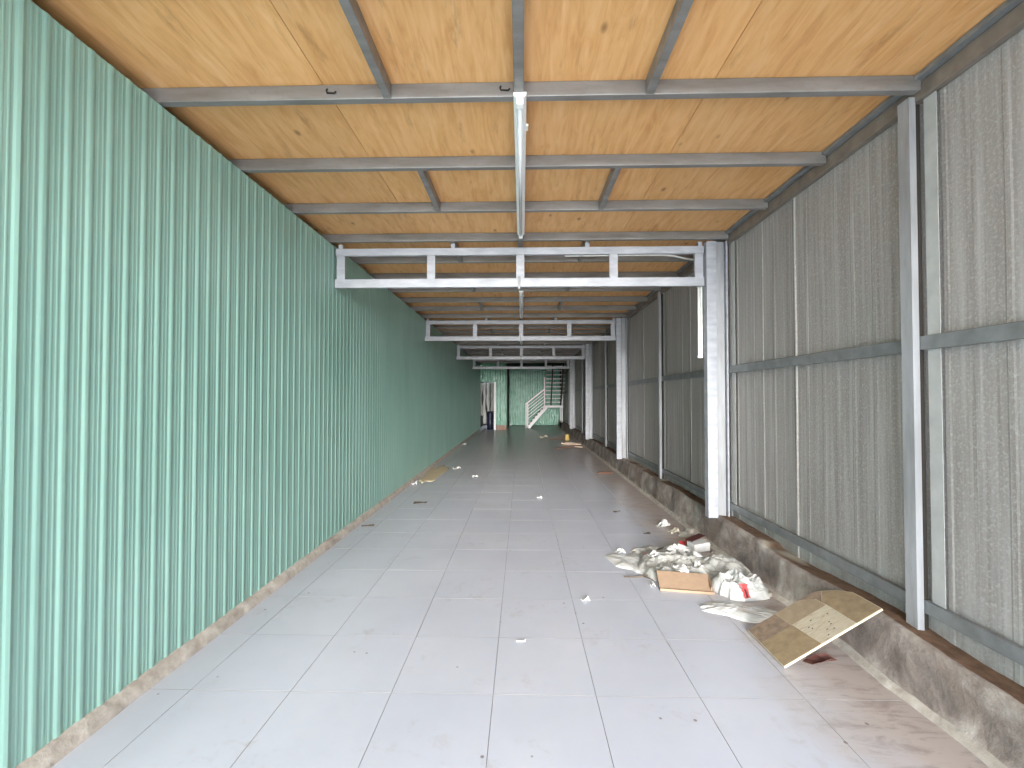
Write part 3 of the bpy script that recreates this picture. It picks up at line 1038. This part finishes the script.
blob('plastic_film', (1.40, 4.28, 0), 0.15, 0.12, 0.08, 24, 'grey_film', 'crumpled grey film touching the forked twig', 'plastic film', G, 0.1, 0.35, 0.9)
# red prints on the bag
for (dx, dy, dz, w, h2, m) in ((-0.06, -0.215, 0.085, 0.085, 0.095, 'red_print'), (-0.06, -0.220, 0.08, 0.03, 0.08, 'dark_print')):
    m2 = MB()
    for j in range(5):
        for i in range(5):
            m2.v.append((dx + (i / 4 - 0.5) * w * (0.75 + 0.7 * noise.noise(Vector((j * 1.7, dx, 3.3)))) + 0.012 * noise.noise(Vector((j * 0.9, 5.1, i))), dy + 0.06 * (j / 4), dz + (j / 4 - 0.5) * h2 * (1 + 0.3 * noise.noise(Vector((i * 1.3, 2.2, 0))))))
    for j in range(4):
        for i in range(4):
            a = j * 5 + i
            m2.f.append((a, a + 1, a + 6, a + 5)); m2.mi.append(0)
    m2.build('print', m, bag)
# cardboard piece
cb = empty('cardboard_piece', (1.25, 3.975, 0.002), 'brown cardboard flap with raised lower edge at the front of the heap', 'cardboard', G)
cb.rotation_euler = (0, 0, math.atan2(-0.06, 0.41))
MB().bar((0, 0.10, 0.052), (0.46, 0.10, 0.048), 0.235, 0.006, (0, -0.40, 1)).build('panel', 'cardboard', cb)
MB().bar((0.0, -0.012, 0.012), (0.46, -0.012, 0.010), 0.006, 0.022, (0, 0, 1)).build('folded_edge', 'cardboard', cb)
MB().bar((0.445, 0.02, 0.03), (0.462, 0.17, 0.06), 0.006, 0.05).build('torn_flap', 'cardboard', cb)
# white carton
ct = empty('carton', (2.02, 5.02, 0.0), 'small white carton with a dark opening near the curb', 'carton', G)
ct.rotation_euler = (0, math.radians(-4), 0.25)
MB().quad_box(-0.10, 0.10, -0.07, 0.07, 0.006, 0.10).build('body', 'paper_white', ct, 0.004)
MB().bar((-0.11, 0.02, 0.125), (0.10, 0.06, 0.15), 0.10, 0.004).build('lid', 'dark_print', ct)
# twigs
tw = empty('twig', (1.02, 4.24, 0.0), 'dark forked twig at the left front of the litter heap', 'twig', 'twigs on the floor')
MB().tube([(-0.03, 0.01, 0.008), (0.10, 0.0, 0.012), (0.20, 0.03, 0.014), (0.33, 0.12, 0.02)], [0.006, 0.007, 0.008, 0.006], 7).build('stem', 'twig_bark', tw, smooth=True)
MB().tube([(0.16, 0.012, 0.013), (0.21, -0.03, 0.010), (0.23, -0.07, 0.007)], [0.006, 0.005, 0.004], 7).build('fork', 'twig_bark', tw, smooth=True)
o = MB().tube([(1.24, 4.93, 0.008), (1.33, 4.95, 0.012), (1.46, 4.93, 0.012), (1.60, 4.96, 0.05)], [0.006, 0.008, 0.007, 0.006], 7).build('twig', 'twig_bark', smooth=True)
tag(o, 'straight dark twig behind the white film of the litter heap', 'twig', 'twigs on the floor')
# small scraps, each with its own place
SC = [
    ('plastic_curl', (1.905, 5.93, 0), 0.16, 0.12, 'paper_white', 'curled white plastic scrap beyond the litter heap by the curb', 0.08, 0.5),
    ('paper_scrap', (1.97, 5.66, 0), 0.12, 0.16, 'cream_scrap', 'tan paper scrap just in front of the curled white scrap', 0.05, 0.2),
    ('wrapper', (1.935, 5.22, 0), 0.10, 0.09, 'red_print', 'red sweet wrapper behind the litter heap', 0.05, 0.3),
    ('wrapper', (1.335, 4.78, 0.012), 0.08, 0.07, 'paper_white', 'white wrapper with a red spot on the left of the heap', 0.03, 0.1),
    ('paper_scrap', (1.10, 4.93, 0), 0.09, 0.10, 'paper_white', 'white paper scrap at the far left of the heap', 0.04, 0.6),
    ('paper_scrap', (1.205, 4.07, 0), 0.04, 0.08, 'paper_white', 'small white paper scrap in front of the forked twig', 0.03, 0.1),
    ('paper_scrap', (0.545, 3.775, 0), 0.07, 0.05, 'paper_white', 'lone white scrap on a tile joint in mid floor', 0.02, 0.3),
    ('paper_scrap', (-0.01, 3.13, 0), 0.07, 0.02, 'paper_white', 'thin white sliver on the near floor tiles', 0.008, 0.0),
    ('paper_scrap', (-1.60, 10.6, 0), 0.16, 0.22, 'paper_white', 'white scrap near the sand patch', 0.06, 0.4),
    ('paper_scrap', (-1.04, 9.55, 0), 0.12, 0.16, 'paper_white', 'white scrap on the floor left of centre beyond the heap', 0.04, 0.2),
    ('paper_scrap', (-2.17, 8.75, 0), 0.10, 0.22, 'paper_white', 'white scrap at the near end of the sand patch', 0.06, 0.1),
    ('paper_scrap', (-2.13, 16.0, 0), 0.16, 0.30, 'paper_white', 'white scrap far along the foot of the green wall', 0.08, 0.1),
    ('paper_scrap', (0.30, 7.6, 0), 0.08, 0.10, 'paper_white', 'tiny white scrap alone in the middle distance', 0.03, 0.1),
    ('dry_leaf', (-1.69, 7.17, 0), 0.22, 0.12, 'twig_bark', 'dark leaf scrap near the green wall', 0.015, 0.05),
    ('dry_leaf', (-2.10, 5.87, 0), 0.16, 0.07, 'twig_bark', 'dark leaf scrap close against the green wall', 0.015, 0.3),
    ('dry_leaf', (1.45, 6.68, 0), 0.11, 0.06, 'twig_bark', 'dark leaf scrap beyond the litter heap in open floor', 0.015, 0.2),
    ('dry_leaf', (1.60, 5.62, 0), 0.09, 0.05, 'twig_bark', 'dark leaf scrap left of the curled white scrap', 0.012, 0.2),
    ('paper_scrap', (0.95, 19.0, 0), 0.30, 0.40, 'cream_scrap', 'pale scrap far off on the floor before the stair', 0.10, 0.2),
]
for i, (nm, loc, w, d, m, lb, cu, ro) in enumerate(SC):
    scrap(nm, loc, w, d, 40 + i, m, lb, {'dry_leaf': 'leaf', 'wrapper': 'wrapper', 'plastic_curl': 'plastic scrap'}.get(nm, 'paper'), 'scraps on the floor', ro, cu * 0.75)
scrap('red_spot', (1.34, 4.785, 0.045), 0.035, 0.03, 77, 'red_print', '', '', None, 0, 0.01)
sp = bpy.data.objects['red_spot']
wrap = [o for o in bpy.data.objects if o.get('label', '').startswith('white wrapper with a red spot')][0]
del sp['label'], sp['category']
sp.parent = wrap
sp.matrix_parent_inverse = Matrix.Identity(4)
sp.location = (0.0, -0.012, 0.032)

# bits strewn over the top of the heap
rnd = random.Random(19)
bits = [(1.50, 4.15, 0.118, 'on the cardboard flap'), (1.86, 4.62, 0.075, 'on the back right of the film mound'), (1.38, 4.60, 0.09, 'on the left of the film mound'), (1.70, 4.25, 0.10, 'between the cardboard and the clear bag'),
        (1.62, 4.72, 0.11, 'on the crest of the film mound'), (2.16, 4.72, 0.0, 'at the curb foot behind the clear bag')]
for i, (x, y, z, where) in enumerate(bits):
    scrap('paper_scrap', (x, y, z), 0.10 + rnd.random() * 0.05, 0.07 + rnd.random() * 0.04, 90 + i, 'paper_white', 'crumpled white paper scrap ' + where, 'paper', 'scraps on the heap', rnd.random() * 3, 0.028)

# dead leaf in front of the board
lf = MB()
pts = [(-0.085, 0.0), (-0.05, 0.026), (0.0, 0.034), (0.05, 0.022), (0.09, 0.0), (0.05, -0.026), (0.0, -0.034), (-0.05, -0.022)]
lf.v = [(x, y, 0.012 + 0.35 * abs(y) + 0.02 * math.sin(x * 30)) for x, y in pts] + [(x, 0, 0.008 + 0.006 * math.sin(x * 25)) for x in (-0.05, 0.0, 0.05)]
lf.f = [(0, 8, 1), (1, 8, 9, 2), (2, 9, 10, 3), (3, 10, 4), (0, 7, 8), (7, 6, 9, 8), (6, 5, 10, 9), (5, 4, 10)]
lf.mi = [0] * 8
leaf = lf.build('dead_leaf', 'leaf_brown')
leaf.location = (1.955, 2.925, 0)
leaf.rotation_euler = (0, 0, -0.12)
leaf.scale = (1.2, 1.3, 1.3)
sm = leaf.modifiers.new('solid', 'SOLIDIFY'); sm.thickness = 0.002
tag(leaf, 'curled reddish brown dead leaf in front of the patterned board', 'leaf')
MB().tube([(-0.08, 0.0, 0.012), (-0.10, 0.015, 0.015), (-0.115, 0.02, 0.008)], 0.0025, 6).build('stalk', 'twig_bark', leaf)

# mortar rubble at the curb foot
rb = [(2.16, 5.35), (2.06, 5.56), (2.20, 5.20), (2.10, 5.22), (2.17, 4.90), (2.20, 5.72), (2.14, 4.22), (2.18, 3.92)]
where = ['the biggest, at the curb foot behind the carton', 'left of the biggest lump behind the carton', 'nearest the curb behind the carton', 'next to the red wrapper', 'between the carton and the curb',
         'farthest along the curb foot', 'between the clear bag and the curb', 'between the printed bag and the curb']
for i, (x, y) in enumerate(rb):
    s = [0.10, 0.07, 0.06, 0.05, 0.06, 0.07, 0.05, 0.05][i]
    blob('mortar_lump', (x, y, 0), s, s * 1.2, s * 0.8, 130 + i, 'rubble', 'grey mortar lump ' + where[i], 'rubble', 'mortar lumps at the curb foot', i * 0.7, 0.3, 0.6, na=12, nr=4)

# far boards and sticks
o = MB().quad_box(-0.16, 0.16, -0.06, 0.06, 0, 0.022).build('wood_offcut', 'old_wood', None, 0.003)
o.location = (1.93, 10.12, 0.001); o.rotation_euler = (0, 0, 0.02)
tag(o, 'short dark brown wood offcut lying flat beyond the litter heap', 'wood')
def stick(p, q, w, h, mat, label):
    o = MB().bar(p, q, w, h).build('wood_strip', mat)
    return tag(o, label, 'wood', 'wood strips on the far floor')
stick((1.15, 18.4, 0.015), (1.90, 18.75, 0.03), 0.05, 0.028, 'old_wood', 'dark wood strip beside the far yellow can')
stick((1.50, 16.4, 0.03), (2.15, 15.9, 0.05), 0.10, 0.05, 'pale_wood', 'pale pinkish wood strip lying on the far litter')
stick((1.15, 14.9, 0.012), (1.85, 15.5, 0.016), 0.06, 0.022, 'old_wood', 'dark wood strip in front of the pale pinkish strip')
stick((1.70, 16.9, 0.015), (2.10, 16.6, 0.02), 0.12, 0.03, 'cream_scrap', 'broad cream strip behind the pale pinkish strip')
stick((1.90, 15.5, 0.014), (2.14, 15.35, 0.014), 0.08, 0.026, 'pale_wood', 'short pale offcut nearest the curb in the far litter')
jug = empty('paint_can', (1.87, 18.0, 0), 'small yellow can standing among the far wood strips', 'can')
MB().lathe([(0.085, 0.0), (0.09, 0.01), (0.09, 0.22), (0.085, 0.23)], 18).build('body', 'yellow_plastic', jug, smooth=True)
MB().lathe([(0.092, 0.2305), (0.092, 0.245), (0.08, 0.25)], 18).build('lid', 'twig_bark', jug, smooth=True)

# sand spilled along the green wall
o = blob('sand', (-2.02, 10.0, 0), 0.22, 1.25, 0.035, 55, 'sand', 'patch of tan sand spilled along the foot of the green wall', 'sand', None, 0.0, 0.35, 0.2, True, na=40, nr=10)
o['kind'] = 'stuff'
